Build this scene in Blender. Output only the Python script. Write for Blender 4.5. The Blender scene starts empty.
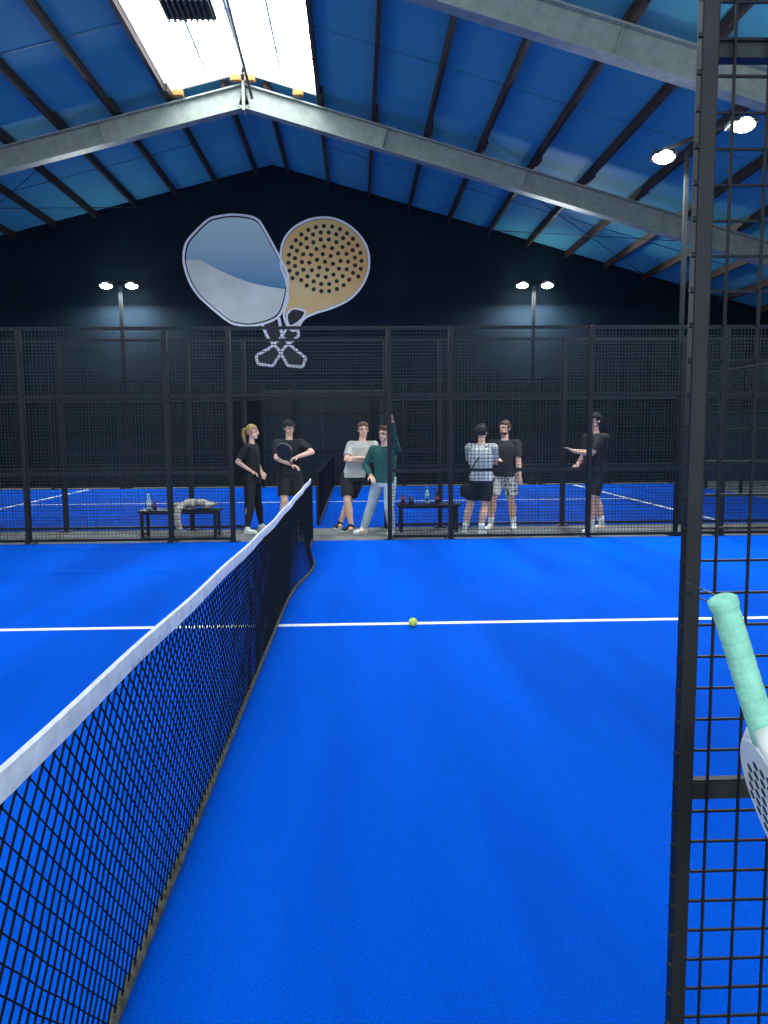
import bpy, math, random
from mathutils import Vector, Matrix, noise
random.seed(7)
PI=math.pi
S=bpy.context.scene; COL=S.collection
try:
    S.view_settings.view_transform='Standard'; S.view_settings.look='None'
except Exception: pass

# ---------------------------------------------------------------- camera
CAMH=1.6; F=770.0
CM=Matrix.Rotation(math.radians(-2.0),4,'Z')@Matrix.Rotation(math.radians(90-6.0),4,'X')@Matrix.Rotation(math.radians(-0.44),4,'Z')
cd=bpy.data.cameras.new('camera'); cam=bpy.data.objects.new('camera',cd); COL.objects.link(cam)
cam.matrix_world=Matrix.Translation((0,0,CAMH))@CM
cd.sensor_width=36; cd.lens=F/1024*36; cd.clip_start=.05; cd.clip_end=200
S.camera=cam
def ray(px,py): return (CM.to_3x3()@Vector(((px-384)/F,(512-py)/F,-1)))
def at(px,py,Y):
    r=ray(px,py); return Vector((0,0,CAMH))+r*(Y/r.y)
def ground(px,py,z=0):
    r=ray(px,py); return Vector((0,0,CAMH))+r*((z-CAMH)/r.z)

# ---------------------------------------------------------------- materials
def mat(name,c,rough=.6,metal=0,var=0,scale=8,bump=0,bscale=60,emit=None,es=1,c2=None,stretch=None,alpha=None,spec=None):
    m=bpy.data.materials.new(name); m.use_nodes=True; n=m.node_tree; b=n.nodes['Principled BSDF']
    b.inputs['Base Color'].default_value=(*c,1); b.inputs['Roughness'].default_value=rough; b.inputs['Metallic'].default_value=metal
    if spec is not None: b.inputs['Specular IOR Level'].default_value=spec
    tc=n.nodes.new('ShaderNodeTexCoord'); mp=n.nodes.new('ShaderNodeMapping'); n.links.new(tc.outputs['Object'],mp.inputs[0])
    if stretch: mp.inputs['Scale'].default_value=stretch
    if var or c2:
        t=n.nodes.new('ShaderNodeTexNoise'); t.inputs['Scale'].default_value=scale; t.inputs['Detail'].default_value=4
        n.links.new(mp.outputs[0],t.inputs[0])
        r=n.nodes.new('ShaderNodeValToRGB'); r.color_ramp.elements[0].position=.35; r.color_ramp.elements[1].position=.65
        a=c if c2 else tuple(x*(1-var) for x in c); d=c2 if c2 else tuple(min(1,x*(1+var)) for x in c)
        r.color_ramp.elements[0].color=(*a,1); r.color_ramp.elements[1].color=(*d,1)
        n.links.new(t.outputs['Fac'],r.inputs[0]); n.links.new(r.outputs[0],b.inputs['Base Color'])
    if bump:
        t=n.nodes.new('ShaderNodeTexNoise'); t.inputs['Scale'].default_value=bscale; n.links.new(mp.outputs[0],t.inputs[0])
        k=n.nodes.new('ShaderNodeBump'); k.inputs['Strength'].default_value=bump; k.inputs['Distance'].default_value=.01
        n.links.new(t.outputs['Fac'],k.inputs['Height']); n.links.new(k.outputs[0],b.inputs['Normal'])
    if emit: b.inputs['Emission Color'].default_value=(*emit,1); b.inputs['Emission Strength'].default_value=es
    if alpha is not None: b.inputs['Alpha'].default_value=alpha
    return m
M={}
M['concrete']=mat('concrete',(.16,.17,.16),.8,var=.3,scale=3,bump=.2)
M['line']=mat('line_white',(.85,.88,.88),.7,var=.06,scale=30)
M['wall']=mat('wall_dark',(.003,.011,.020),.75,var=.25,scale=1.2,spec=.15)
M['wallb']=mat('wall_black',(.002,.006,.010),.7,var=.2,scale=2,spec=.15)
M['roof']=mat('roof_panel',(.10,.40,.47),.7,var=.07,scale=.3,stretch=(1,.25,1),spec=.15)
M['wood']=mat('purlin_wood',(.045,.022,.014),.7,var=.4,scale=5,stretch=(6,.5,6))
M['orange']=mat('block_wood',(.50,.24,.06),.7,var=.3,scale=10)
M['steel']=mat('galvanised',(.26,.29,.25),.5,.25,c2=(.34,.37,.32),scale=6,bump=.05)
M['pole']=mat('pole_dark',(.008,.010,.012),.6,.1,var=.15,spec=.2)
M['black']=mat('black_steel',(.007,.009,.012),.5,.1,var=.3,scale=12,spec=.3)
M['bar']=mat('bar_grey',(.020,.024,.026),.6,.1,var=.2,spec=.2)
M['frameg']=mat('door_frame_grey',(.05,.06,.065),.5,.1,var=.2)
M['wire']=mat('wire_black',(.004,.006,.010),.6,0,var=.2,scale=12,spec=.2)
M['wiref']=mat('wire_fence',(.014,.020,.025),.5,0,var=.2,scale=12,spec=.35)
M['cord']=mat('net_cord',(.003,.006,.013),.8,var=.3,scale=30,spec=.15)
M['tape']=mat('net_tape',(.74,.77,.78),.7,var=.12,scale=14,bump=.4,bscale=70)
M['olive']=mat('net_hem',(.030,.030,.020),.85,c2=(.11,.105,.07),scale=28,bump=.4,bscale=120)
M['sky']=mat('skylight_glass',(.9,.95,1),.5,emit=(.90,.97,1),es=7.5,var=.02)
M['skyf']=mat('skylight_frame',(.62,.68,.70),.5,var=.1)
M['lampon']=mat('lamp_lens',(1,1,1),.4,emit=(.92,1,.95),es=70,var=.01)
M['lampb']=mat('lamp_body',(.05,.06,.07),.4,.5,var=.2)
M['ball']=mat('ball_felt',(.70,.85,.08),.9,var=.12,scale=60,bump=.4,bscale=300)
M['glass']=mat('glass',(.1,.2,.25),.3,alpha=.05,var=.02,spec=.2)
def turf(name,c1,c2):
    m=mat(name,c1,.9,c2=c2,scale=.7,bump=.5,bscale=260,spec=.02,stretch=(1.8,.22,1))
    n=m.node_tree; b=n.nodes['Principled BSDF']; src=b.inputs['Base Color'].links[0].from_socket
    tc=n.nodes['Texture Coordinate']; t=n.nodes.new('ShaderNodeTexNoise'); t.inputs['Scale'].default_value=190; t.inputs['Detail'].default_value=2
    n.links.new(tc.outputs['Object'],t.inputs[0])
    r=n.nodes.new('ShaderNodeMapRange'); r.inputs['From Min'].default_value=.3; r.inputs['From Max'].default_value=.7; r.inputs['To Min'].default_value=.68; r.inputs['To Max'].default_value=1.32
    n.links.new(t.outputs['Fac'],r.inputs['Value'])
    v=n.nodes.new('ShaderNodeVectorMath'); v.operation='SCALE'; n.links.new(src,v.inputs[0]); n.links.new(r.outputs[0],v.inputs['Scale'])
    n.links.new(v.outputs[0],b.inputs['Base Color']); return m
M['turf']=turf('turf_blue',(.0005,.074,.51),(.0005,.108,.70))

# ---------------------------------------------------------------- mesh builder
class MB:
    def __init__(s): s.v=[]; s.f=[]
    def add(s,vs,fs):
        o=len(s.v); s.v+= [tuple(v) for v in vs]; s.f+=[tuple(i+o for i in f) for f in fs]; return s
    def box(s,c,d,R=None):
        c=Vector(c); h=Vector(d)/2; vs=[]
        for x in(-1,1):
            for y in(-1,1):
                for z in(-1,1):
                    p=Vector((x*h.x,y*h.y,z*h.z)); p=R@p if R else p; vs.append(c+p)
        return s.add(vs,[(0,1,3,2),(4,6,7,5),(0,4,5,1),(2,3,7,6),(0,2,6,4),(1,5,7,3)])
    def bar(s,p,q,w,h,up=(0,0,1)):
        p=Vector(p);q=Vector(q);d=(q-p).normalized();u=Vector(up)
        if abs(d.dot(u))>.98:u=Vector((0,1,0))
        r=d.cross(u).normalized();u=r.cross(d).normalized();vs=[]
        for e in(p,q):
            for a,b in((-1,-1),(1,-1),(1,1),(-1,1)): vs.append(e+r*a*w/2+u*b*h/2)
        return s.add(vs,[(3,2,1,0),(4,5,6,7),(0,1,5,4),(1,2,6,5),(2,3,7,6),(3,0,4,7)])
    def rings(s,rs):
        n=len(rs[0]);vs=[p for r in rs for p in r];fs=[]
        for i in range(len(rs)-1):
            for j in range(n):
                k=(j+1)%n; fs.append((i*n+j,i*n+k,(i+1)*n+k,(i+1)*n+j))
        fs.append(tuple(range(n-1,-1,-1))); fs.append(tuple((len(rs)-1)*n+j for j in range(n)))
        return s.add(vs,fs)
    def tube(s,pts,rad,n=12):
        pts=[Vector(p) for p in pts]
        if not hasattr(rad,'__len__'): rad=[rad]*len(pts)
        rs=[];u=None
        for i,p in enumerate(pts):
            a=pts[max(i-1,0)];b=pts[min(i+1,len(pts)-1)];d=(b-a).normalized()
            if u is None:
                u=d.orthogonal().normalized()
            else:
                u=(u-d*u.dot(d)).normalized()
            v=d.cross(u); rs.append([p+(u*math.cos(2*PI*j/n)+v*math.sin(2*PI*j/n))*rad[i] for j in range(n)])
        return s.rings(rs)
    def ball(s,c,r,n=14,m=9,R=None):
        c=Vector(c)
        if not hasattr(r,'__len__'): r=(r,r,r)
        vs=[];fs=[]
        def P(a,b):
            p=Vector((r[0]*math.sin(a)*math.cos(b),r[1]*math.sin(a)*math.sin(b),r[2]*math.cos(a))); p=R@p if R else p; return c+p
        vs.append(P(0,0))
        for i in range(1,m):
            for j in range(n): vs.append(P(PI*i/m,2*PI*j/n))
        vs.append(P(PI,0)); L=len(vs)-1
        for j in range(n):
            k=(j+1)%n; fs.append((0,1+j,1+k)); fs.append((L,L-n+k,L-n+j))
            for i in range(m-2): a=1+i*n; fs.append((a+j,a+n+j,a+n+k,a+k))
        return s.add(vs,fs)
    def limb(s,pts,rad,n=14):
        s.tube(pts,rad,n)
        for p,r in((pts[0],rad[0]),(pts[-1],rad[-1])): s.ball(p,r*.995)
        return s
    def build(s,name,m,parent=None,smooth=False,bevel=0):
        me=bpy.data.meshes.new(name); me.from_pydata(s.v,[],s.f); me.update()
        o=bpy.data.objects.new(name,me); COL.objects.link(o)
        if m: me.materials.append(m)
        if parent: o.parent=parent
        if smooth:
            for p in me.polygons:p.use_smooth=True
        if bevel:
            b=o.modifiers.new('bevel','BEVEL'); b.width=bevel; b.segments=2; b.limit_method='ANGLE'
        return o
def meld(mb,name,m,parent,vox=.008,it=4):
    o=mb.build(name,m,parent)
    r=o.modifiers.new('r','REMESH'); r.mode='VOXEL'; r.voxel_size=vox
    if it: q=o.modifiers.new('s','SMOOTH'); q.factor=.5; q.iterations=it
    dg=bpy.context.evaluated_depsgraph_get(); me=bpy.data.meshes.new_from_object(o.evaluated_get(dg))
    o.modifiers.clear(); o.data=me
    if not me.materials: me.materials.append(m)
    for p in me.polygons:p.use_smooth=True
    return o
def tag(o,label,cat,group=None):
    o['label']=label;o['category']=cat
    if group:o['group']=group
    return o
def thing(name,label,cat,loc=(0,0,0),rz=0,group=None):
    o=bpy.data.objects.new(name,None);COL.objects.link(o);o.location=loc;o.rotation_euler=(0,0,rz);o.empty_display_size=.1
    return tag(o,label,cat,group)
def struct(o): o['kind']='structure'; return o
ORD=['first','second','third','fourth','fifth','sixth','seventh','eighth','ninth','tenth','eleventh','twelfth','thirteenth','fourteenth','fifteenth','sixteenth']

# ---------------------------------------------------------------- setting
NX=-0.67; RX=-2.33; RZ=9.02; YW=23.2; SLL=.255; SLR=.282
XL=RX-16; XR=RX+16.6
def roofz(x): return RZ-(SLL*(RX-x) if x<RX else SLR*(x-RX))
struct(MB().box(((XL+XR)/2,9.6,-.1),(XR-XL,28,.2)).build('floor',M['concrete']))
Y1a,Y1b,Y2a,Y2b=1.25,11.25,12.75,22.3
CX0,CX1=NX-10,NX+10
struct(MB().box(((CX0+CX1)/2,(Y1a+Y1b)/2,.004),(20,Y1b-Y1a-.1,.012)).build('floor_court_turf',M['turf']))
struct(MB().box(((CX0+CX1)/2,(Y2a+Y2b)/2,.004),(20,Y2b-Y2a,.012)).build('floor_far_court_turf',M['turf']))
TZ=.0105
def line(i,x0,x1,y0,y1): struct(MB().box(((x0+x1)/2,(y0+y1)/2,TZ+.0005),(x1-x0,y1-y0,.002)).build('trim_%d'%i,M['line']))
line(1,NX-6.95,NX+6.95,6.25-.037,6.25+.037)
line(2,NX-6.98,NX-6.90,Y1a+.1,Y1b-.1); line(3,NX+6.9,NX+6.98,Y1a+.1,Y1b-.1)
line(4,NX-6.95,NX+6.95,17.46,17.54)
line(5,NX-7.0,NX-6.90,Y2a+.1,Y2b-.1); line(6,NX+6.9,NX+7.0,Y2a+.1,Y2b-.1)
def gable(y,t,name,m):
    pts=[(XL,-.0),(XR,-.0),(XR,roofz(XR)+.30),(RX,RZ+.30),(XL,roofz(XL)+.30)]
    vs=[(x,y,z) for x,z in pts]+[(x,y+t,z) for x,z in pts]
    return struct(MB().add(vs,[(0,1,2,3,4),(9,8,7,6,5)]+[(i,i+5,(i+1)%5+5,(i+1)%5) for i in range(5)]).build(name,m))
gable(YW,.2,'wall_back',M['wall'])
struct(MB().box((XL-.1,9.6,2.5),(.2,27.4,5.3)).build('wall_left',M['wall']))
struct(MB().box((XR+.1,9.6,2.3),(.2,27.4,4.6)).build('wall_right',M['wall']))
mb=MB()
x=XL+.05
while x<XR-.3:
    mb.box((x+.14,YW-.03,1.5),(.26,.05,3.0)); x+=.3
struct(mb.build('trim_7',M['wallb']))
mb=MB(); mb.box((-1.0,YW-.08,1.35),(3.4,.05,2.7)); d=mb.build('door_1',mat('door_paint',(.012,.020,.025),.5,var=.2)); struct(d)
mb=MB(); mb.box((-2.75,YW-.1,1.38),(.1,.1,2.76)); mb.box((.75,YW-.1,1.38),(.1,.1,2.76)); mb.box((-1,YW-.1,2.78),(3.6,.1,.08)); mb.box((-1,YW-.11,1.35),(.03,.05,2.7))
mb.build('door_frame',M['frameg'],d)
MB().tube([(-1.12,YW-.14,1.0),(-1.12,YW-.16,1.0),(-1.24,YW-.16,1.0)],.012,8).build('door_handle',M['steel'],d)
SKW=1.6; SK0,SK1=2.0,17.40; YR0=-3.0
def slab(mb,x0,x1,y0,y1,dz=.24,t=.1):
    vs=[]
    for z in(0,t):
        for (x,y) in((x0,y0),(x1,y0),(x1,y1),(x0,y1)): vs.append((x,y,roofz(x)+dz+z))
    mb.add(vs,[(0,3,2,1),(4,5,6,7),(0,1,5,4),(1,2,6,5),(2,3,7,6),(3,0,4,7)])
mb=MB(); slab(mb,XL,RX-SKW,YR0,YW+.02); slab(mb,RX+SKW,XR,YR0,YW+.02)
slab(mb,RX-SKW,RX,SK1,YW+.02); slab(mb,RX,RX+SKW,SK1,YW+.02); slab(mb,RX-SKW,RX,YR0,SK0); slab(mb,RX,RX+SKW,YR0,SK0)
struct(mb.build('ceiling',M['roof']))
mb=MB()
for yy in (5.5,8.7,14.6,20.4):
    for a,b in((XL,RX-SKW),(RX+SKW,XR)):
        mb.bar((a,yy,roofz(a)+.235),(b,yy,roofz(b)+.235),.03,.02)
struct(mb.build('trim_8',mat('seam',(.07,.26,.30),.5,var=.1)))
mb=MB(); slab(mb,RX-SKW,RX,SK0,SK1,.49,.03); slab(mb,RX,RX+SKW,SK0,SK1,.49,.03)
w=struct(mb.build('window_1',M['sky']))
mb=MB()
for sx in(-1,1):
    x0=RX+sx*SKW
    mb.box((x0,(SK0+SK1)/2,roofz(x0)+.36),(.08,SK1-SK0,.36))
    yy=SK0
    while yy<=SK1+.01:
        mb.bar((RX,yy,RZ+.48),(x0,yy,roofz(x0)+.48),.04,.05); yy+=1.03
    mb.bar((RX+sx*.8,SK0,roofz(RX+sx*.8)+.48),(RX+sx*.8,SK1,roofz(RX+sx*.8)+.48),.04,.05)
mb.box((RX,(SK0+SK1)/2,RZ+.44),(.06,SK1-SK0,.08))
mb.bar((RX-SKW,SK1,roofz(RX-SKW)+.34),(RX,SK1,RZ+.34),.06,.3); mb.bar((RX+SKW,SK1,roofz(RX+SKW)+.34),(RX,SK1,RZ+.34),.06,.3)
mb.build('window_frame',M['skyf'],w)
vp=at(188,10,14.6)
t=thing('ventilation_grille','dark slatted ventilation box hanging in the bright skylight','vent',(vp.x,vp.y,vp.z))
mb=MB(); mb.box((0,0,.12),(.9,.7,.22)); mb.build('housing',M['lampb'],t)
for i in range(9): MB().box((-.4+i*.1,0,-.01),(.03,.7,.05)).build('louvre',M['black'],t)
for a in(-.3,.3): MB().bar((a,0,.2),(a,0,1.0),.03,.03).build('hanger',M['steel'],t)

def rafter(y,label):
    t=thing('steel_rafter',label,'roof beam',(RX,y,0),0,'steel roof frames')
    for sx,nm in((-1,'beam'),(1,'beam')):
        mb=MB(); xe=XL+.1 if sx<0 else XR-.1
        a=Vector((0,0,RZ));b=Vector((xe-RX,0,roofz(xe)))
        d=(b-a).normalized(); up=Vector((-d.z,0,d.x)) if sx>0 else Vector((d.z,0,-d.x))
        if up.z<0: up=-up
        mb.bar(a-up*.02,b-up*.02,.24,.03,up); mb.bar(a-up*.25,b-up*.25,.02,.46,up); mb.bar(a-up*.48,b-up*.48,.24,.03,up)
        for k in(3.2,6.4,9.6,12.8):
            p=a+d*k; mb.box(p-up*.25,(.02,.2,.44),Matrix.Rotation(-math.atan2(d.z,d.x),3,'Y'))
        mb.build(nm,M['steel'],t)
    mb=MB(); mb.box((0,0,RZ-.27),(.06,.3,.60)); mb.build('apex_plate',M['steel'],t)
    for yy in(-.09,.09):
        for z in(.05,.2,.35,.5): MB().tube([(-.06,yy,RZ-z),(.06,yy,RZ-z)],.018,6).build('bolt',M['lampb'],t)
    for sx in(-1,1):
        xe=(XL+.28 if sx<0 else XR-.28); MB().box((xe-RX,0,(roofz(xe))/2-.1),(.3,.24,roofz(xe)-.2)).build('column',M['steel'],t)
YF0=11.42
rafter(17.5,'grey galvanised steel roof beam whose apex sits at the end of the skylight')
rafter(YF0,'nearer grey steel roof beam crossing the top right corner')
offs=[.45+1.16*i for i in range(14)]
for sx,sn in((-1,'left'),(1,'right')):
    for i,o_ in enumerate(offs):
        x=RX+sx*o_
        if x<XL+.2 or x>XR-.2: continue
        y0=SK1+.1 if o_<SKW else YR0+.1
        mb=MB(); z=roofz(x)+.122
        mb.box((0,(y0+YW)/2,0),(.075,YW-y0-.02,.18))
        o=mb.build('purlin',M['wood']); o.location=(x,0,z)
        tag(o,'dark timber roof purlin, %s down from the ridge on the %s slope'%(ORD[i],sn),'purlin','roof purlins')
        for yy in(17.5,YF0):
            if yy<y0-.2: continue
            MB().box((.068,yy+(.62 if yy-.6<y0 else 0),0),(.06,1.1,.15)).build('lap_piece',M['wood'],o)
for px in(178,236,250,298):
    p=at(px,92,17.3); x=p.x; o=MB().box((0,0,0),(.22,.14,.12)).build('packing_block',M['orange'],bevel=.01); o.location=(x,17.30,roofz(x)+.08)
    tag(o,{178:'orange timber block at left edge of the skylight end',236:'orange timber block just left of the roof apex',250:'orange timber block just right of the roof apex',298:'orange timber block at right edge of the skylight end'}[px],'timber block')
o=MB().tube([at(222,-20,13.6),at(252,98,17.3)],.03,8).build('skylight_cable',M['lampb']); tag(o,'dark rod running through the skylight to the beam apex','cable')
for i,(xa,xb,ya,yb) in enumerate([(3.0,9.0,17.75,23.0),(9.0,3.0,17.75,23.0),(-6,-12,17.75,23.0),(-12,-6,17.75,23.0)]):
    dz=-.03 if i%2==0 else -.08
    o=MB().tube([(xa,ya,roofz(xa)+dz),(xb,yb,roofz(xb)+dz)],.010,6).build('bracing_rod',M['lampb'])
    tag(o,'thin steel bracing rod under the %s roof slope slanting %s'%('right' if i<2 else 'left','outward toward the back wall' if i in(0,2) else 'inward toward the back wall'),'bracing rod','roof bracing rods')

# ---------------------------------------------------------------- wall mural
YM=YW-.07
def W(px,py,dy=0):
    p=at(px,py,YM); return Vector((p.x,YM-dy,p.z))
def spline(pts,n=8):
    out=[];L=len(pts)
    for i in range(L):
        p0,p1,p2,p3=[Vector(pts[(i+j-1)%L]) for j in range(4)]
        for q in range(n):
            t=q/n; out.append(.5*((2*p1)+(-p0+p2)*t+(2*p0-5*p1+4*p2-p3)*t*t+(-p0+3*p1-3*p2+p3)*t**3))
    return out
def fill(mb,pts,dy):
    vs=[W(p[0],p[1],dy) for p in pts]; c=sum(vs,Vector())/len(vs); n=len(vs)
    mb.add(vs+[c],[(i,(i+1)%n,n) for i in range(n)])
def ribbon(mb,pts,w,dy,closed=True):
    n=len(pts); vs=[]
    for i,p in enumerate(pts):
        a=Vector(pts[(i-1)%n] if closed or i>0 else pts[0]); b=Vector(pts[(i+1)%n] if closed or i<n-1 else pts[-1])
        d=(b-a).normalized(); q=Vector((-d.y,d.x))*w/2; p=Vector(p)
        vs+= [W(*(p+q),dy),W(*(p-q),dy)]
    mb.add(vs,[(2*i,2*i+1,(2*i+3)%(2*n),(2*i+2)%(2*n)) for i in range(n if closed else n-1)])
def dens(pts,closed=False,r=2.2):
    out=[];n=len(pts)
    for i,p in enumerate(pts):
        p=Vector(p)
        if not closed and i in(0,n-1): out.append(p); continue
        a=Vector(pts[(i-1)%n]);b=Vector(pts[(i+1)%n]); A=p+(a-p).normalized()*r; B=p+(b-p).normalized()*r
        for t in(0,.25,.5,.75,1): out.append(A*(1-t)**2+p*2*t*(1-t)+B*t*t)
    return out
mur=thing('wall_emblem','mural of two crossed padel rackets, one silver blue and one gold','emblem',W(285,290))
def mbuild(mb,name,m):
    o=mb.build(name,m); o.parent=mur; o.location=-Vector(mur.location); return o
LH=spline([(184,262),(185,248),(190,238),(207,221),(217,217),(231,215),(246,216),(256,219),(263,227),(282,262),(287,273),(288,286),(284,306),(278,317),(266,323),(251,326),(239,325),(228,321),(205,302),(196,292),(189,280)],6)
RH=spline([(281,264),(283,243),(294,228),(313,219),(334,219),(353,229),(366,246),(369,266),(363,284),(350,299),(332,308),(316,313),(304,319),(296,330),(289,328),(284,314),(288,298),(286,280)])
def shrink(pts,k,c): return [Vector(c)+(Vector(p)-Vector(c))*k for p in pts]
gm=mat('mural_blue',(.05,.17,.36),.5,var=.05)
n=gm.node_tree; tc=n.nodes['Texture Coordinate']; sx=n.nodes.new('ShaderNodeSeparateXYZ'); n.links.new(tc.outputs['Object'],sx.inputs[0])
mr=n.nodes.new('ShaderNodeMapRange'); za=W(230,214).z; zb=W(230,290).z; mr.inputs['From Min'].default_value=zb; mr.inputs['From Max'].default_value=za; n.links.new(sx.outputs['Z'],mr.inputs['Value'])
rp=n.nodes.new('ShaderNodeValToRGB'); rp.color_ramp.elements[0].color=(.03,.26,.45,1); rp.color_ramp.elements[1].color=(.80,.95,.85,1); n.links.new(mr.outputs[0],rp.inputs[0]); n.links.new(rp.outputs[0],n.nodes['Principled BSDF'].inputs['Base Color'])
M['mw']=mat('mural_white',(1,1,.94),.5,var=.02); M['ms']=mat('mural_silver',(.84,.84,.70),.5,var=.12,scale=.8); M['mg']=mat('mural_gold',(.95,.50,.13),.5,c2=(1,.74,.30),scale=.5); M['mk']=mat('mural_black',(.004,.008,.014),.6,var=.1); M['md']=mat('mural_dots',(.006,.008,.012),.6,var=.1)
LF=shrink(LH,.955,(237,270)); RF=shrink(RH,.965,(325,264))
mb=MB(); fill(mb,LF,.010); mbuild(mb,'racket_face',gm)['label']='blue racket face'
def curve(x): return 260+(0 if x<200 else 6*math.sin((x-200)/90*PI))+max(0,(x-200))*.33
mb=MB(); pl=[(p[0],max(p[1],curve(p[0]))) for p in LF]; fill(mb,pl,.014); mbuild(mb,'racket_swoosh',M['ms'])['label']='silver lower half of the racket face'
mb=MB(); fill(mb,RH,.018); mbuild(mb,'racket_backing',M['mk'])
mb=MB(); fill(mb,RF,.022); mbuild(mb,'racket_face',M['mg'])['label']='gold racket face'
mb=MB(); ribbon(mb,LH,2.4,.030); ribbon(mb,RH,2.4,.032)
HB=MB(); fill(HB,[(262,322),(298,322),(300,334),(292,346),(306,358),(302,367),(288,367),(280,355),(274,366),(258,364),(256,357),(270,349),(266,336)],.006)
fill(HB,[(290,326),(287,316),(293,309),(305,312),(300,321)],.026)
ribbon(mb,dens([(262,324),(268,338),(279,350),(288,366),(303,367),(306,358),(291,346),(282,336),(279,318)]),2.9,.034,False)
ribbon(mb,dens([(297,326),(299,336),(285,347),(273,366),(258,364),(256,356),(270,348),(281,338),(288,326)]),2.9,.036,False)
ribbon(mb,spline([(290,326),(287,316),(293,309),(305,312),(300,321)],6),1.8,.038)
mbuild(mb,'outline',M['mw']); mbuild(HB,'handles',M['mk'])
mb=MB()
for rr,cnt in((0,1),(8.2,6),(15.6,12),(23,18),(30.2,24),(36.5,28)):
    for k in range(cnt):
        a=2*PI*k/cnt+rr*.03; x=325+rr*math.cos(a); y=262+rr*math.sin(a)*.98
        if rr>35 and y>280: continue
        vs=[W(x+2.2*math.cos(b*PI/6),y+2.2*math.sin(b*PI/6),.028) for b in range(12)]; mb.add(vs,[tuple(range(12))])
mbuild(mb,'racket_holes',M['md'])

# ---------------------------------------------------------------- fences
def fence_panel(x0,x1,y,z0,z1,rails,label,group,rz=0,pitch=.05,wr=.0046,origin=None,cat='fence panel'):
    t=thing('mesh_fence_panel',label,cat,origin or (x0,y,0),rz,group); Wd=x1-x0
    mb=MB()
    nx=int(round(Wd/pitch)); nz=int(round((z1-z0)/pitch))
    for i in range(1,nx): mb.box((i*Wd/nx,0,(z0+z1)/2),(wr*.85,wr,z1-z0))
    for i in range(1,nz): mb.box((Wd/2,.005,z0+i*(z1-z0)/nz),(Wd-.07,wr,wr*1.3))
    mb.build('wire_mesh',M['wiref'],t)
    for z in rails: MB().box((Wd/2,.02,z),(Wd-.08,.035,.04)).build('rail',M['black'],t)
    return t
def fence_post(x,y,h,label,group,w=.065,d=.08):
    t=thing('fence_post',label,'post',(x,y,0),0,group)
    MB().box((0,.02,h/2),(w,d,h)).build('shaft',M['black'],t,bevel=.004)
    mb=MB(); mb.box((0,.02,.006),(.16,.2,.012)); mb.build('base_plate',M['black'],t)
    for a in(-.06,.06): MB().tube([(a,-.05,.01),(a,-.05,.035)],.01,6).build('anchor_bolt',M['steel'],t)
    return t
PX=[-8.77,-6.77,-4.77,-2.72,-1.82,.48,1.38,3.43,5.43,7.43,9.33]
def fence_row(y,desc,grp,gate=(4,5),lint=2.13,H=3.1):
    for i,x in enumerate(PX): fence_post(x,y,H,'black square steel fence post of %s, %s from left'%(desc,ORD[i]),grp+' posts')
    for i in range(len(PX)-1):
        x0,x1=PX[i],PX[i+1]
        if gate and i==gate[0]:
            fence_panel(x0,x1,y,lint,H,[lint,H-.02],'black mesh panel above the entrance gap of %s'%desc,grp+' panels')
        else: fence_panel(x0,x1,y,.04,H,[.05,1.02,2.13,H-.02],'black welded mesh panel of %s, %s from left'%(desc,ORD[i]),grp+' panels')
fence_row(Y1b,'the near court fence','near court fence')
fence_row(Y2a-.05,'the far court fence behind the players','far court front fence')
fence_row(22.5,'the rearmost fence by the back wall','rearmost fence',gate=None)
for i in range(5):
    y0=12.85+i*1.9
    fence_panel(0,1.9,0,2.0,3.1,[2.0,3.08],'black mesh panel at the right end of the far court, %s from front'%ORD[i],'far court end panels',rz=PI/2,origin=(9.42,y0,0))
    t=thing('glass_panel','clear glass wall panel at the right end of the far court, %s from front'%ORD[i],'glass panel',(9.42,y0,0),PI/2,'far court glass panels')
    MB().box((.95,0,.99),(1.80,.012,1.9)).build('glass_sheet',M['glass'],t)
    for a in(.025,1.875): MB().box((a,0,.98),(.05,.06,1.96)).build('frame_upright',M['black'],t)

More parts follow.
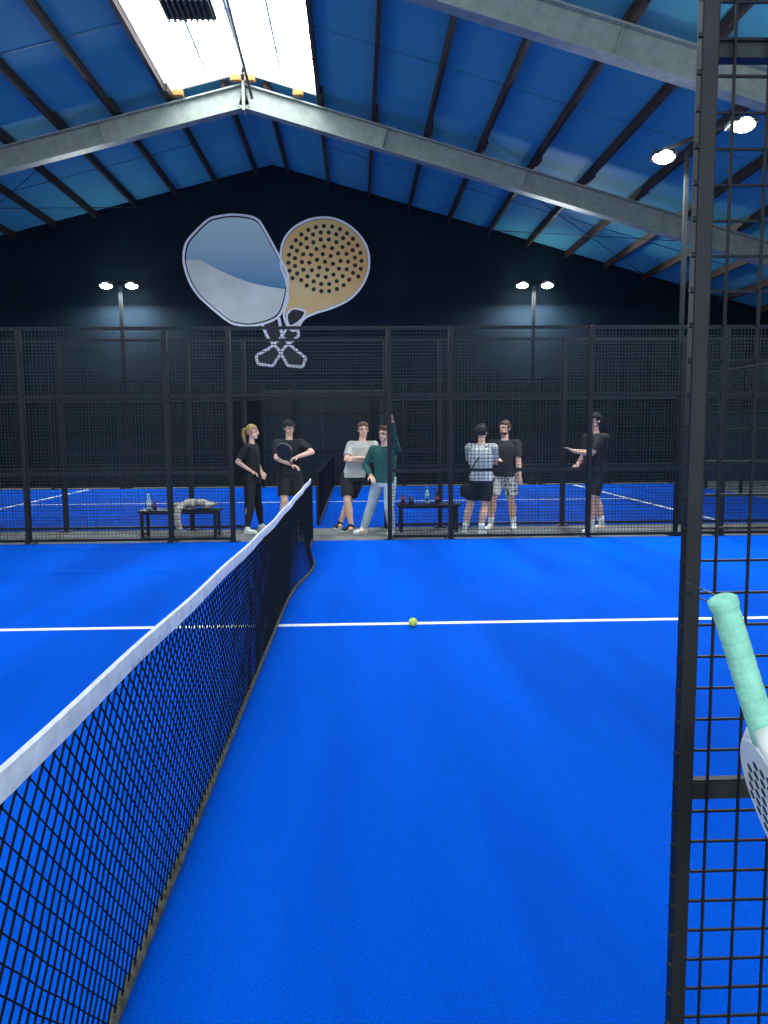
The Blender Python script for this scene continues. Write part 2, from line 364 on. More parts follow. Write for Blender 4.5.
# ---------------------------------------------------------------- nets
def court_net(y0,y1,label,tape_mat,detail=True):
    t=thing('court_net',label,'net',(NX,y0,0)); L=y1-y0
    def ztop(u): return .905+.085*max(0,1-u/.5)**1.3+.02*max(0,(u-.5)/.5)**2 if detail else .92
    def bul(y,tt):
        yy=y+y0
        if not detail: return 0
        return .15*math.exp(-((yy-8.9)/1.0)**2)*tt**1.5
    nz=28 if detail else 20; nx=int(L/.031) if detail else int(L/.045); nx-=nx%2
    idx={};vs=[];fs=[]
    for i in range(nx+1):
        y=L*i/nx
        for j in range(nz+1):
            if (i+j)%2: continue
            tt=j/nz; zt=ztop(y/L)-.045; z=zt+(.022-zt)*tt
            jt=(.003 if detail else 0)
            idx[i,j]=len(vs)
            vs.append((bul(y,tt)+jt*noise.noise(Vector((y*5,tt*5,0))), y+jt*noise.noise(Vector((y*5,tt*7,3))), z+jt*noise.noise(Vector((y*5,tt*5,5)))))
    for i in range(nx+1):
        for j in range(nz+1):
            c=[(i,j-1),(i+1,j),(i,j+1),(i-1,j)]
            c=[idx[q] for q in c if q in idx]
            if (i+j)%2 and len(c)>=3: fs.append(tuple(c))
    o=MB().add(vs,fs).build('netting',M['cord'],t); w=o.modifiers.new('w','WIREFRAME'); w.thickness=.0062; w.use_even_offset=False
    n=120;rs=[]
    mb=MB()
    for i in range(n+1):
        y=L*i/n; zt=ztop(y/L); q=.004*math.sin(y*4.1); b2=.003*noise.noise(Vector((y*6,1,0)))
        prof=[(-.006,-.062+b2),(-.009,-.03),(-.008,-.004),(0,.001),(.008,-.004),(.009,-.03),(.006,-.062+b2)]
        rs.append([(a+q,y,zt+b) for a,b in prof])
    mb.rings(rs); mb.build('tape',tape_mat,t)
    pts=[(bul(L*i/160,1),L*i/160,.030) for i in range(161)]
    mb=MB().tube(pts,[.016+.004*noise.noise(Vector((i*.9,0,0))) for i in range(161)],8); mb.build('bottom_hem',M['olive'],t,smooth=True)
    for y in(-.02,L+.02):
        MB().box((0,y,.46),(.05,.04,.92)).build('net_post',M['black'],t,bevel=.004)
    return t
court_net(1.18,Y1b-.10,'black court net with white top tape running away from the camera',M['tape'])
court_net(Y2a+.35,Y2b-.1,'small distant all-black net of the far court seen through the entrance',M['cord'],False)

# ---------------------------------------------------------------- floodlights
def flood(base,heads,label,energy,zt=5.75,hs=1,pw=.09):
    t=thing('floodlight_pole',label,'floodlight',base,0,'court floodlights')
    mb=MB(); mb.box((0,0,zt/2),(pw,pw,zt)); mb.box((0,0,.01),(.25,.25,.02)); mb.build('pole',M['pole'],t)
    a=Vector(heads[0]);b=Vector(heads[1]); MB().bar(a+Vector((0,0,.1)),b+Vector((0,0,.1)),.05,.05).build('crossarm',M['pole'],t)
    for h in heads:
        h=Vector(h)
        o=MB().box((0,0,.03),(.38*hs,.28*hs,.07)).build('lamp_head',M['lampb'],t,bevel=.01); o.location=h; o.rotation_euler=(math.radians(-9),0,0)
        MB().ball((0,-.03,.0),(.17*hs,.13*hs,.085),20,10).build('lens',M['lampon'],o,smooth=True)
        ld=bpy.data.lights.new('flood','AREA'); ld.energy=energy; ld.shape='RECTANGLE'; ld.size=.36; ld.size_y=.28; ld.color=(.9,.97,1)
        lo=bpy.data.objects.new('flood_light',ld); COL.objects.link(lo); lo.location=Vector(base)+h+Vector((0,-.02,-.10)); lo.rotation_euler=(math.radians(-30),0,0)
for x in(-6.68,5.2):
    flood((x,22.75,0),[(-.36,-.1,5.75),(.36,-.1,5.75)],'distant twin floodlight on a tall pole %s'%('left of the racket mural' if x<0 else 'right of the racket mural, over the black-capped man'),260)
pl=at(686,160,11.45)
h1=at(663,158,11.3)-Vector((pl.x,11.42,0)); h2=at(742,126,10.3)-Vector((pl.x,11.42,0))
flood((pl.x,11.42,0),[h1,h2],'large bright twin floodlight behind the near gate post at right',260,zt=h1.z+.15,hs=.9,pw=.055)

# ---------------------------------------------------------------- near gate at right
gp=at(692,512,Y1a); GX=gp.x
t=thing('side_gate','tall black mesh gate with slim post right beside the camera','gate',(GX,Y1a,0))
MB().box((0,0,1.6),(.027,.024,3.2)).build('hinge_post',M['black'],t,bevel=.003)
PW=.055
for i in range(57):
    MB().tube([(-.020,-.008,.06+i*PW),(-.010,-.008,.06+i*PW)],.0045,6).build('weld_stud',M['black'],t)
for z in (.15,.975,2.195,3.1): MB().box((.5,.02,z),(.96,.025,.030)).build('crossbar',M['bar'],t)
mb=MB()
for i in range(1,18): mb.box((i*PW-.012,0,1.6),(.0040,.0040,3.1))
for i in range(57): mb.box((.5,.004,.06+i*PW),(.96,.0040,.0040))
mb.build('wire_mesh',M['wire'],t)
MB().box((.985,.01,1.6),(.03,.04,3.2)).build('end_stile',M['black'],t)

# ---------------------------------------------------------------- rackets
M['mint']=mat('grip_mint',(.28,.66,.50),.75,var=.10,scale=40,bump=.2,bscale=80)
M['rwhite']=mat('racket_white',(.92,.95,.84),.35,var=.03,scale=12); M['rhole']=mat('racket_hole',(.03,.035,.04),.6,var=.1)
M['rblack']=mat('racket_black',(.02,.022,.026),.3,var=.3)
def racket(label,mg,mh,mx,ml,name='padel_racket',ext=0,hr=.0060,hp_=.0185):
    t=thing(name,label,'racket')
    mb=MB(); pts=[];rr=[]
    for i in range(81):
        z=-.002-(.19+ext)*i/80; pts.append((0,0,z)); rr.append(.0190+.0005*(1 if (i%8)<7 else -1)+(.0015 if i<5 else 0))
    mb.tube(pts,rr,16); mb.ball((0,0,-.003),(.0200,.0200,.008)); mb.build('grip',mg,t,smooth=True)
    for s in(-1,1): MB().tube([(s*.008,0,-.17-ext),(s*.024,0,-.19-ext),(s*.05,0,-.212-ext),(s*.08,0,-.235-ext)],[.016,.018,.018,.016],12).build('throat_arm',mh,t,smooth=True)
    n=48; rs=[]; mb=MB(); zc=-.322-ext
    for (k,y) in((.93,-.019),(.985,-.014),(1,0),(.985,.014),(.93,.019)):
        rs.append([(.130*k*math.sin(a*2*PI/n)*(1-.10*max(0,math.cos(a*2*PI/n))),y,zc+.136*k*math.cos(a*2*PI/n)) for a in range(n)])
    mb.rings(rs); mb.build('head',mh,t)
    for y in(-.0194,.0194):
        mb=MB()
        for r in range(-6,7):
            for c in range(-6,7):
                x=c*hp_+(hp_/2 if r%2 else 0); z=zc-.008+r*hp_*.89
                if (x/.103)**2+((z-zc+.008)/.10)**2<=1: mb.tube([(x,y-.0006,z),(x,y+.0006,z)],hr,12)
        mb.build('holes',mx,t)
    MB().tube([(.131*math.sin(a*2*PI/n),0,zc+.138*math.cos(a*2*PI/n)) for a in range(10,39)],.006,6).build('edge_guard',ml,t,smooth=True)
    return t
rk=racket('mint-gripped white padel racket with round holes hanging by the gate at right edge',M['mint'],M['rwhite'],M['rhole'],M['rwhite'],ext=.035,hr=.0075,hp_=.025)
b=at(722,598,1.07)
RM=Matrix.Translation(b)@Matrix.Rotation(math.radians(-19),4,'Y')@Matrix.Rotation(math.radians(-97),4,'Z')
rk.matrix_world=RM
iv=RM.inverted()
cp=[b+Vector((0,0,-.004)), b+Vector((.01,.05,-.005)), Vector((b.x+.02,Y1a-.008,b.z-.01)), Vector((b.x+.03,Y1a-.008,b.z-.03)), b+Vector((.006,.03,-.018))]
MB().tube([iv@q for q in cp],.0012,6).build('wrist_cord',M['black'],rk)

# ---------------------------------------------------------------- ball
p=ground(413,626.5,TZ)
bt=thing('padel_ball','yellow green ball resting on the white centre line','ball',(p.x,p.y,TZ+.036))
MB().ball((0,0,0),.036,24,16).build('felt',M['ball'],bt,smooth=True)
MB().tube([(.0362*math.cos(a)*math.cos(.5*math.sin(2*a)),.0362*math.sin(a)*math.cos(.5*math.sin(2*a)),.0362*math.sin(.5*math.sin(2*a))) for a in [i*2*PI/40 for i in range(41)]],.0012,5).build('seam',M['line'],bt)

# ---------------------------------------------------------------- benches and what lies on them
def bench(xa,xb,y,h,label):
    t=thing('bench',label,'bench',((xa+xb)/2,y,0),0,'courtside benches'); L=(xb-xa)
    for i in range(4): MB().box((0,-.15+i*.1,h-.015),(L,.085,.03)).build('seat_slat',M['black'],t,bevel=.004)
    for sx in(-1,1):
        x=sx*(L/2-.06)
        for yy in(-.16,.16): MB().box((x,yy,(h-.03)/2),(.045,.045,h-.03)).build('leg',M['black'],t)
        MB().box((x,0,.06),(.035,.28,.035)).build('crosspiece',M['black'],t)
    MB().box((0,0,h-.055),(L-.1,.04,.04)).build('stretcher',M['black'],t)
lb0=at(141,520,11.95).x; lb1=at(221,520,11.95).x; rb0=at(397,520,12.25).x; rb1=at(459,520,12.25).x
bench(lb0,lb1,11.95,.42,'low black slatted bench left of the woman, clothes on it')
bench(rb0,rb1,12.25,.44,'low black slatted bench between the jeans-wearing man and the checked shirt')
M['clear']=mat('bottle_clear',(.40,.66,.70),.15,var=.1); M['white']=mat('plastic_white',(.75,.78,.78),.4,var=.05)
M['red']=mat('bottle_red',(.35,.02,.02),.4,var=.1); M['bluec']=mat('bottle_blue',(.05,.3,.6),.3,var=.1); M['dark']=mat('bottle_dark',(.02,.02,.03),.3,var=.2)
def bottle(px,Y,z,h,r,mb_,mc,label):
    t=thing('drink_bottle',label,'bottle',(at(px,500,Y).x,Y-.02,z),0,'bottles on the benches')
    prof=[(0,.9),(.03,1),(.55,1),(.62,.93),(.75,.6),(.85,.38)]
    MB().tube([(0,0,a*h) for a,_ in prof],[q*r for _,q in prof],14).build('body',mb_,t,smooth=True)
    MB().tube([(0,0,.85*h),(0,0,h)],r*.48,12).build('cap',mc,t,smooth=True)
    MB().tube([(0,0,.2*h),(0,0,.5*h)],r*1.03,14).build('wrapper',mc,t,smooth=True)
bottle(149,11.95,.42,.25,.036,M['clear'],M['white'],'clear blue bottle with white cap standing on the left bench')
bottle(155,12.02,.42,.14,.03,M['dark'],M['red'],'short dark bottle beside the clear one on the left bench')
bottle(403,12.25,.44,.16,.036,M['red'],M['dark'],'short red bottle at the left end of the right bench')
bottle(411,12.22,.44,.13,.04,M['dark'],M['dark'],'squat all-black bottle beside the red one on the right bench')
bottle(427,12.25,.44,.27,.036,M['clear'],M['bluec'],'tall clear bottle with blue cap on the right bench')
bottle(437,12.25,.44,.22,.034,M['dark'],M['red'],'dark bottle with red cap on the right bench near the checked shirt')
M['camo']=mat('camo',(.38,.32,.22),.9,c2=(.72,.66,.54),scale=14,bump=.4,bscale=40)
cx=at(195,500,11.95).x
mb=MB()
for i in range(26):
    a=random.uniform(-.3,.32); mb.ball((cx+a,11.95+random.uniform(-.1,.1),.42+.062+random.uniform(0,.07)*(1-abs(a)/.4)),(random.uniform(.06,.12),.08,random.uniform(.04,.05)),10,7,Matrix.Rotation(random.uniform(-.4,.4),3,'Y'))
mb.tube([(cx-.16,11.85,.48),(cx-.2,11.69,.46),(cx-.22,11.66,.32),(cx-.2,11.66,.2),(cx-.17,11.67,.12)],[.05,.055,.055,.05,.04],10)
o=meld(mb,'jacket',M['camo'],None,.014,3); tag(o,'crumpled beige patterned jacket lying on the left bench, sleeve hanging','jacket')

# ---------------------------------------------------------------- people
def clothmat(n,c,**k): return mat(n,c,.85,bump=.35,bscale=25,**k)
SK=mat('skin_fair',(.92,.55,.38),.55,var=.08,scale=10)
CL={'black':clothmat('cloth_black',(.014,.016,.02),var=.3),'char':clothmat('cloth_charcoal',(.026,.028,.030),var=.3),'grey':clothmat('cloth_lightgrey',(.50,.49,.44),var=.12),
 'green':clothmat('cloth_green',(.02,.11,.09),var=.2),'jeans':clothmat('denim_light',(.50,.60,.60),var=.18,scale=6),'white':clothmat('cloth_white',(.9,.9,.86),var=.08)}
def patt(name,kind):
    m=clothmat(name,(.5,.56,.62)); n=m.node_tree; b=n.nodes['Principled BSDF']; tc=n.nodes['Texture Coordinate']
    r=n.nodes.new('ShaderNodeValToRGB')
    if kind=='check':
        s=n.nodes.new('ShaderNodeSeparateXYZ'); n.links.new(tc.outputs['Object'],s.inputs[0]); outs=[]
        for ax in('X','Z'):
            k=n.nodes.new('ShaderNodeMath');k.operation='MULTIPLY';k.inputs[1].default_value=2*PI/.065;n.links.new(s.outputs[ax],k.inputs[0])
            q=n.nodes.new('ShaderNodeMath');q.operation='SINE';n.links.new(k.outputs[0],q.inputs[0])
            g=n.nodes.new('ShaderNodeMath');g.operation='GREATER_THAN';g.inputs[1].default_value=.55;n.links.new(q.outputs[0],g.inputs[0]); outs.append(g)
        a=n.nodes.new('ShaderNodeMath');a.operation='ADD';n.links.new(outs[0].outputs[0],a.inputs[0]);n.links.new(outs[1].outputs[0],a.inputs[1])
        d=n.nodes.new('ShaderNodeMath');d.operation='MULTIPLY';d.inputs[1].default_value=.5;n.links.new(a.outputs[0],d.inputs[0]);src=d.outputs[0]
        r.color_ramp.elements[0].color=(.82,.82,.76,1); r.color_ramp.elements[1].color=(.22,.26,.27,1)
    else:
        v=n.nodes.new('ShaderNodeTexVoronoi'); v.inputs['Scale'].default_value=17; n.links.new(tc.outputs['Object'],v.inputs[0]); src=v.outputs['Distance']
        r.color_ramp.elements[0].color=(.10,.12,.12,1); r.color_ramp.elements[0].position=.3; r.color_ramp.elements[1].color=(.70,.70,.62,1); r.color_ramp.elements[1].position=.42
    n.links.new(src,r.inputs[0]); n.links.new(r.outputs[0],b.inputs['Base Color']); return m
CL['check']=patt('cloth_check','check'); CL['floral']=patt('cloth_floral','floral')
HR={'brown':mat('hair_brown',(.09,.042,.02),.6,var=.4,scale=40,stretch=(1,1,.2)),'dark':mat('hair_dark',(.015,.011,.01),.6,var=.4,scale=40),'blond':mat('hair_blond',(.45,.26,.10),.6,var=.3,scale=40,stretch=(1,1,.2))}
EYE=mat('eye_dark',(.015,.012,.012),.2,var=.1); LIP=mat('lip',(.45,.16,.12),.5,var=.1)
def ik(a,b,l1,l2,pole):
    a=Vector(a);b=Vector(b);d=b-a;D=d.length
    if D>=l1+l2-.002: return a+d*(l1/(l1+l2))
    D=max(D,abs(l1-l2)+.01); dn=d.normalized(); x=(l1*l1-l2*l2+D*D)/(2*D); h=math.sqrt(max(0,l1*l1-x*x))
    p=Vector(pole); p=(p-dn*p.dot(dn)); p=p.normalized() if p.length>1e-4 else dn.orthogonal().normalized()
    return a+dn*x+p*h
def lerp(a,b,t): return Vector(a)*(1-t)+Vector(b)*t
def person(label,loc,yaw,s,hands,poles,feet,top=(0,0),bottom='shorts',outfit=None,hair='brown',hstyle='short',cap=False,glasses=False,
           headyaw=0,headpitch=0,female=False,skin=SK,pz=.915,toes=(12,-12),curl=.7,twist=0,shoe='white',sleeve='short',socks=None,kneepole=None,hdirs=None,beard=False):
    sw=s*(1.02 if female else 1.09)
    root=thing('person',label,'person',(loc.x,loc.y,0),math.radians(yaw)); root.scale=(sw,sw,s)
    inv=(Matrix.Translation((loc.x,loc.y,0))@Matrix.Rotation(math.radians(yaw),4,'Z')@Matrix.Diagonal((sw,sw,s,1))).inverted()
    w=.88 if female else 1.0
    pel=Vector((0,0,pz)); dz=pz-.93
    nk=Vector((top[0],top[1],1.49+dz)); ch=lerp(pel,nk,.66)+Vector((0,.012,0)); wa=lerp(pel,nk,.27)
    tw=Matrix.Rotation(math.radians(twist),3,'Z')
    head=nk+Vector((top[0]*.12,-.02+top[1]*.1,.185))
    HM=Matrix.Translation(head)@Matrix.Rotation(math.radians(headyaw),4,'Z')@Matrix.Rotation(math.radians(headpitch),4,'X'); H3=HM.to_3x3()
    def hp(x,y,z): return HM@Vector((x,y,z))
    def ring(c,rx,ry,R=None,n=20,e=2.4):
        out=[]
        for i in range(n):
            a=2*PI*i/n; ca,sa=math.cos(a),math.sin(a)
            q=Vector((rx*math.copysign(abs(ca)**(2/e),ca),ry*math.copysign(abs(sa)**(2/e),sa),0)); q=R@q if R else q; out.append(Vector(c)+q)
        return out
    J={}
    for k,sg in(('l',1),('r',-1)):
        sh=nk+tw@Vector((sg*.178*w,.01,-.055)); hip=pel+Vector((sg*.088,0,-.01))
        hd=hands[k]; wr=inv@Vector(hd[1:]) if hd[0]=='w' else Vector(hd)+Vector((top[0]*.8,top[1]*.8,dz))
        el=ik(sh,wr,.285,.25,poles[k])
        if (wr-sh).length>.535: wr=sh+(wr-sh).normalized()*.535; el=lerp(sh,wr,.53)
        ft=inv@Vector((*feet[k],0)); an=Vector((ft.x,ft.y+.03,.085))
        kn=ik(hip,an,.43,.41,kneepole[k] if kneepole else (sg*.1,-1,0))
        J[k]=(sh,el,wr,hip,kn,an,sg)
    body=MB()
    body.rings([ring(pel+Vector((0,0,-.07)),.135,.095),ring(pel,.158*(1.03 if female else 1),.108),ring(wa,.132*w,.095),ring(ch,.160*w,.108,tw),ring(lerp(ch,nk,.55),.155*w,.092,tw),ring(nk+Vector((0,0,-.025)),.085*w,.062,tw)])
    body.limb([nk+Vector((0,0,-.05)),nk+Vector((0,0,.03)),head+Vector((0,.01,-.05))],[.064*w,.052*w,.052*w])
    body.ball(hp(0,.012,.025),(.074,.092,.094),18,12,H3); body.ball(hp(0,-.022,-.045),(.056,.062,.062),16,10,H3); body.ball(hp(0,-.062,-.088),(.028,.022,.022),10,8,H3)
    body.tube([hp(0,-.082,.025),hp(0,-.103,-.018),hp(0,-.088,-.028)],[.009,.015,.012],8); body.ball(hp(0,-.08,.035),(.05,.014,.010),10,6,H3)
    for q in(-1,1): body.ball(hp(q*.076,.012,-.002),(.010,.020,.031),8,6,H3)
    for k in J:
        sh,el,wr,hip,kn,an,sg=J[k]
        body.limb([sh,lerp(sh,el,.4),el],[.056*w,.053*w,.042*w]); body.limb([el,lerp(el,wr,.3),wr],[.042*w,.044*w,.028*w])
        body.limb([hip+Vector((0,0,.02)),lerp(hip,kn,.35),lerp(hip,kn,.8),kn],[.086,.082,.062,.056]); mid=lerp(kn,an,.3)+Vector((0,.014,0))
        body.limb([kn,mid,lerp(kn,an,.7),an],[.054,.062,.044,.036]); body.ball(an+Vector((0,-.04,-.04)),(.035,.09,.03))
        hd=(hdirs[k] if hdirs and k in hdirs else (wr-el)); hd=Vector(hd).normalized()
        side=hd.cross(Vector((0,0,1))); side=side.normalized() if side.length>.2 else Vector((1,0,0)); nrm=side.cross(hd).normalized()
        if nrm.z>0 : nrm=-nrm
        Rm=Matrix((side,nrm,hd)).transposed()
        body.ball(wr+hd*.05,(.040,.018,.052),12,8,Rm)
        for fi,(o_,ln) in enumerate(((-.03,.070),(-.010,.080),(.010,.076),(.029,.060))):
            b0=wr+hd*.085+side*o_; d1=(hd+nrm*curl*.5).normalized(); d2=(hd*(1-curl*.6)+nrm*curl).normalized(); p1=b0+d1*ln*.5; p2=p1+d2*ln*.5
            body.limb([b0-hd*.02,b0,p1,p2],[.0095,.0095,.009,.008],8)
        th=-1 if sg>0 else 1
        b0=wr+hd*.025+side*.03*th; p1=b0+(hd*.7+side*th*.8+nrm*.3).normalized()*.045; body.limb([b0,p1,p1+(hd+nrm*.6).normalized()*.035],[.013,.011,.009],8)
    meld(body,'body',skin,root,.0075,3)
    for q in(-1,1):
        MB().ball(hp(q*.031,-.082,.012),(.012,.008,.007),10,6,H3).build('eye',EYE,root,smooth=True)
        MB().ball(hp(q*.032,-.088,.034),(.018,.006,.003),8,5,H3).build('eyebrow',HR['brown'],root,smooth=True)
    MB().ball(hp(0,-.083,-.058),(.022,.008,.005),10,6,H3).build('mouth',LIP,root,smooth=True)
    full=.112 if not cap else .098
    q=MB().ball((0,.014,.030),(.086,.104,full),28,20)
    keep=[]
    for f in q.f:
        c=sum((Vector(q.v[i]) for i in f),Vector())/len(f)
        lim=-.05 if c.y>.02 else (.0 if c.y>-.03 else .078-.3*abs(c.x))
        if c.z>lim and not (cap and c.z>.09): keep.append(f)
    q.f=keep; q.v=[tuple(HM@(Vector(v)*(1+.05*noise.noise(Vector(v)*38)))) for v in q.v]
    o=q.build('hair',HR[hair],root,smooth=True); so=o.modifiers.new('s','SOLIDIFY'); so.thickness=.014; so.offset=-1
    if hstyle=='ponytail':
        mb=MB().limb([hp(0,.105,.06),hp(0,.15,.045),hp(0,.165,-.03),hp(0,.15,-.12),hp(.01,.135,-.19)],[.026,.036,.036,.028,.012]); meld(mb,'ponytail',HR[hair],root,.008,2)
    if hstyle=='full':
        mb=MB()
        for i in range(14):
            a=i*2.4; mb.ball(hp(.05*math.cos(a),.01+.06*math.sin(a),.105+.012*math.sin(i)),(.034,.036,.026),10,7,H3)
        meld(mb,'hair_top',HR[hair],root,.008,2)
    if beard:
        q=MB().ball((0,-.024,-.05),(.0605,.067,.068),20,14)
        q.f=[f for f in q.f if (lambda c:c.z<-.06 and c.y<.01)(sum((Vector(q.v[i]) for i in f),Vector())/len(f))]
        q.v=[tuple(HM@Vector(v)) for v in q.v]; q.build('beard',HR[hair],root,smooth=True)
    if cap:
        q=MB().ball((0,.012,.045),(.090,.108,.092),26,18); q.f=[f for f in q.f if (sum((Vector(q.v[i]) for i in f),Vector())/len(f)).z>.052]; q.v=[tuple(HM@Vector(v)) for v in q.v]
        c=q.build('cap',CL['black'],root,smooth=True); so=c.modifiers.new('s','SOLIDIFY'); so.thickness=.008
        mb=MB(); vs=[]
        for i in range(13):
            a=PI*i/12; vs.append(hp(.074*math.cos(a),-.07-.075*math.sin(a),.058-.006*math.sin(a)))
        vs2=[v+H3@Vector((0,0,.007)) for v in vs]; mb.add(vs+vs2,[tuple(range(12,-1,-1)),tuple(range(13,26))]+[(i,(i+1)%13,(i+1)%13+13,i+13) for i in range(13)]); mb.build('cap_brim',CL['black'],c)
    if glasses:
        mb=MB()
        for q in(-1,1):
            mb.tube([hp(q*.033+.022*math.cos(a*PI/6),-.098,.012+.016*math.sin(a*PI/6)) for a in range(13)],.0014,6); mb.tube([hp(q*.055,-.096,.016),hp(q*.08,-.04,.016),hp(q*.082,.02,.01)],.0014,6)
        mb.tube([hp(-.011,-.100,.014),hp(.011,-.100,.014)],.0014,6); mb.build('glasses',EYE,root)
    sm=CL[outfit[0]]; mb=MB()
    hem=pel+Vector((0,0,-.03 if not female else .02)); g=.018 if not female else .008
    mb.rings([ring(hem,.165*w+g,.118+g),ring(lerp(hem,wa,.6),.150*w+g,.108+g),ring(wa,.142*w+g,.104+g),ring(ch,.168*w+g,.116+g,tw),ring(lerp(ch,nk,.5),.162*w+g,.100+g,tw),ring(nk+Vector((0,0,-.035)),.115*w,.078,tw),ring(nk+Vector((0,0,-.005)),.070,.064,tw)])
    for k in J:
        sh,el,wr,hip,kn,an,sg=J[k]
        if sleeve=='short': mb.ball(sh,.068*w); mb.tube([sh,lerp(sh,el,.4),lerp(sh,el,.78)],[.068*w,.069*w,.068*w],16)
        else: mb.limb([sh,lerp(sh,el,.5),el],[.070,.062,.054]); mb.ball(el,.052); mb.tube([el,lerp(el,wr,.5),lerp(el,wr,.93)],[.053,.047,.040],16)
        mb.tube([nk+Vector((0,.0,-.05)),sh],[.06,.063*w],12)
    meld(mb,'shirt' if sleeve=='short' else 'sweater',sm,root,.009,3)
    bm=CL[outfit[1]]; mb=MB(); e=.02 if bottom!='leggings' else .009
    mb.rings([ring(pel+Vector((0,0,-.10)),.135+e,.098+e),ring(pel+Vector((0,0,-.02)),.162+e*.6,.112+e*.7),ring(pel+Vector((0,0,.07)),.148*w+e*.4,.102+e*.4)])
    for k in J:
        sh,el,wr,hip,kn,an,sg=J[k]
        if bottom=='shorts': mb.tube([hip+Vector((0,0,.03)),lerp(hip,kn,.4),lerp(hip,kn,.80)],[.098,.104,.098],18)
        elif bottom=='pants': mb.limb([hip+Vector((0,0,.03)),lerp(hip,kn,.4),kn],[.098,.092,.072]); mb.tube([kn,lerp(kn,an,.35),lerp(kn,an,.95)],[.073,.070,.058],16)
        else: mb.limb([hip+Vector((0,0,.03)),lerp(hip,kn,.4),kn],[.096,.088,.060]); mb.tube([kn,lerp(kn,an,.3),lerp(kn,an,.93)],[.062,.068,.042],16)
    meld(mb,{'shorts':'shorts','pants':'trousers','leggings':'leggings'}[bottom],bm,root,.009,3)
    for ti,k in enumerate(('l','r')):
        sh,el,wr,hip,kn,an,sg=J[k]; R=Matrix.Rotation(math.radians(toes[ti]),3,'Z')
        def sp(x,y,z): return Vector((an.x,an.y,0))+R@Vector((x,y,z))
        mb=MB(); mb.ball(sp(0,.005,.055),(.042,.052,.045),R=R); mb.ball(sp(0,-.08,.045),(.044,.09,.035),R=R); mb.ball(sp(0,-.14,.036),(.046,.055,.030),R=R); mb.tube([sp(0,-.03,.06),sp(0,.0,.105)],[.040,.044],14)
        so=meld(mb,'shoe',CL[shoe],root,.008,2)
        ol=[(.036*math.cos(a)*(1.15 if math.sin(a)<0 else 1),-.065+.13*math.sin(a)) for a in [i*2*PI/20 for i in range(20)]]
        vs=[sp(x,y,.004) for x,y in ol]+[sp(x,y,.028) for x,y in ol]
        MB().add(vs,[tuple(range(19,-1,-1)),tuple(range(20,40))]+[(i,(i+1)%20,(i+1)%20+20,i+20) for i in range(20)]).build('sole',M['white'],so)
        if socks: MB().tube([lerp(kn,an,.70),lerp(kn,an,.82),an+Vector((0,0,-.01))],[.050,.045,.043],14).build('sock',CL[socks],root,smooth=True)
    return root,J,inv.inverted()
def g2(px,py): p=ground(px,py); return (p.x,p.y)
def wp(px,py,Y): p=at(px,py,Y); return ('w',p.x,p.y,p.z)

person('woman with blond ponytail, black top and black leggings, hand on hip',ground(254,532),72,.96,
 {'l':(.13,-.10,1.02),'r':(-.15,-.04,1.05)},{'l':(1,.8,-.2),'r':(-.4,1,-.1)},{'l':g2(263,530),'r':g2(249,534)},bottom='leggings',outfit=('black','black'),hair='blond',hstyle='ponytail',female=True,headyaw=0,hdirs={'r':(.3,-1,-.5)})
_,J2,MW2=person('man in black cap, black t-shirt and shorts holding a dark racket behind the net',ground(291,530),18,1.0,
 {'l':(.06,-.27,1.22),'r':(-.04,-.28,1.10)},{'l':(1,.1,.15),'r':(-1,0,-.5)},{'l':g2(299,530),'r':g2(284,531)},outfit=('black','black'),hair='dark',cap=True,headyaw=8,headpitch=8,shoe='black')
person('man in light grey t-shirt and black shorts, arms folded and ankles crossed',ground(354,530),-12,.985,
 {'l':(-.06,-.20,1.18),'r':(.05,-.235,1.23)},{'l':(1,-.1,-.7),'r':(-1,-.1,-.7)},{'l':g2(340,528),'r':g2(351,531)},top=(.14,.03),outfit=('grey','black'),hair='brown',glasses=True,headyaw=18,shoe='black',pz=.90,toes=(-18,-35),hdirs={'l':(-.9,.25,.15),'r':(.9,.35,.1)},curl=.4)
person('man in dark green sweater and pale jeans leaning on the fence post',ground(385,535),-22,.945,
 {'l':wp(392,421,11.44),'r':(-.16,-.16,1.02)},{'l':(.1,-1,-.3),'r':(-1,.4,-.3)},{'l':g2(391,535),'r':g2(363,533.5)},top=(.02,-.04),outfit=('green','jeans'),bottom='pants',sleeve='long',hair='brown',hstyle='full',glasses=True,headyaw=-10,pz=.895,toes=(5,-30),hdirs={'l':(-.15,-.2,1)})
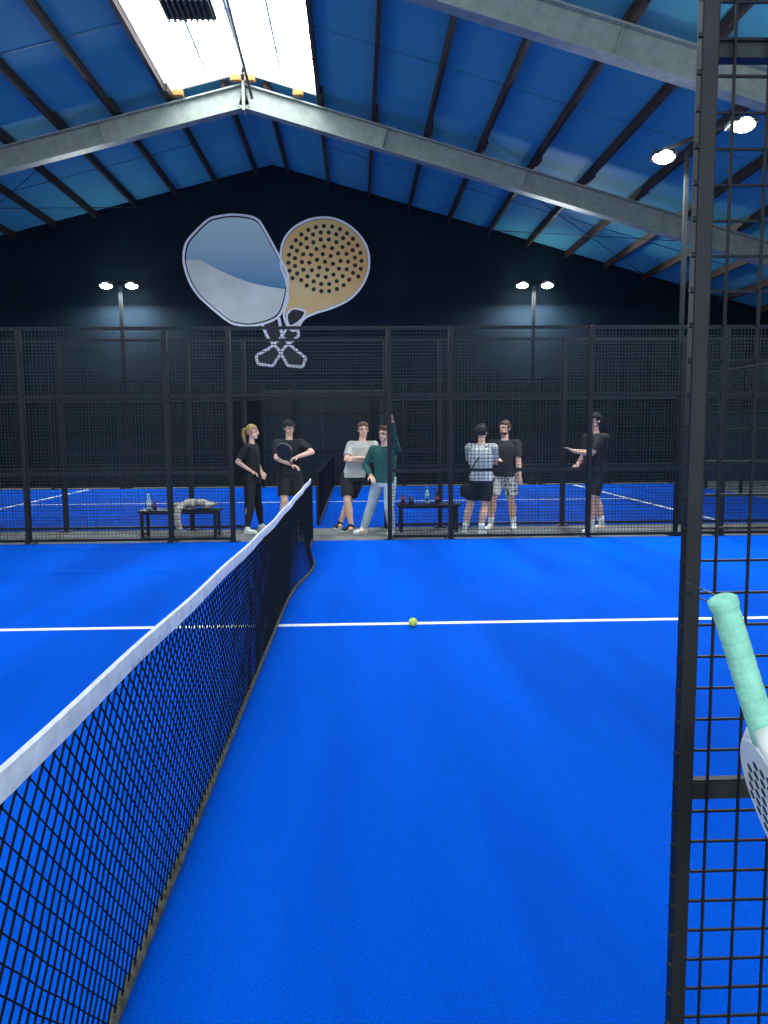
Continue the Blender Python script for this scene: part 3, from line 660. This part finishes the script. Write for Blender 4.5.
person('man in pale checked shirt and black shorts seen from behind, arms folded',ground(481,535),163,.945,
 {'l':(-.06,-.21,1.17),'r':(.05,-.24,1.22)},{'l':(1,.0,-.6),'r':(-1,.0,-.6)},{'l':g2(465,535),'r':g2(481,536)},outfit=('check','black'),hair='dark',headyaw=-15,socks='white',hdirs={'l':(-.9,.25,.15),'r':(.9,.35,.1)})
person('man with glasses in black t-shirt and pale patterned shorts',ground(504,529.5),-22,.985,
 {'l':(.24,-.07,.90),'r':(-.10,-.26,1.20)},{'l':(.6,1,0),'r':(-1,0,-.6)},{'l':g2(513,529),'r':g2(490,530)},outfit=('char','floral'),hair='brown',glasses=True,headyaw=-20,socks='white',pz=.905,beard=True)
person('tall man in black cap, black t-shirt and shorts gesturing with an outstretched hand',ground(593,532),-66,1.04,
 {'l':wp(573,451,11.76),'r':(-.10,-.20,1.04)},{'l':(.3,.3,-1),'r':(-.5,.6,-.6)},{'l':g2(590,533),'r':g2(600,530)},outfit=('black','black'),hair='dark',cap=True,headyaw=5,socks='white',curl=.2,hdirs={'l':(.0,-1,.45)})
r2=racket('dark padel racket held upright by the capped man behind the net',M['rblack'],M['rblack'],M['rhole'],M['steel'])
wr=MW2@(J2['r'][2]+(J2['r'][2]-J2['r'][1]).normalized()*.07)
r2.matrix_world=Matrix.Translation(wr+Vector((-.01,-.01,-.05)))@Matrix.Rotation(math.radians(150),4,'Y')@Matrix.Rotation(math.radians(20),4,'Z')
bp=at(465,489,11.56)
t=thing('shoulder_bag','small black shoulder bag at the hip of the checked shirt man','bag',bp)
mb=MB(); mb.ball((0,0,-.02),(.085,.05,.11)); mb.box((0,0,-.03),(.14,.08,.16)); meld(mb,'pouch',CL['black'],t,.01,3)
sh=at(487,446,11.58)-bp; MB().tube([(0,0,.06),(.05,-.03,.2),(.12,-.05,.36),sh],.010,6).build('strap',CL['black'],t)

# ---------------------------------------------------------------- world
wd=bpy.data.worlds.new('world'); S.world=wd; wd.use_nodes=True; bg=wd.node_tree.nodes['Background']
bg.inputs[0].default_value=(.82,.92,1,1); bg.inputs[1].default_value=2.25
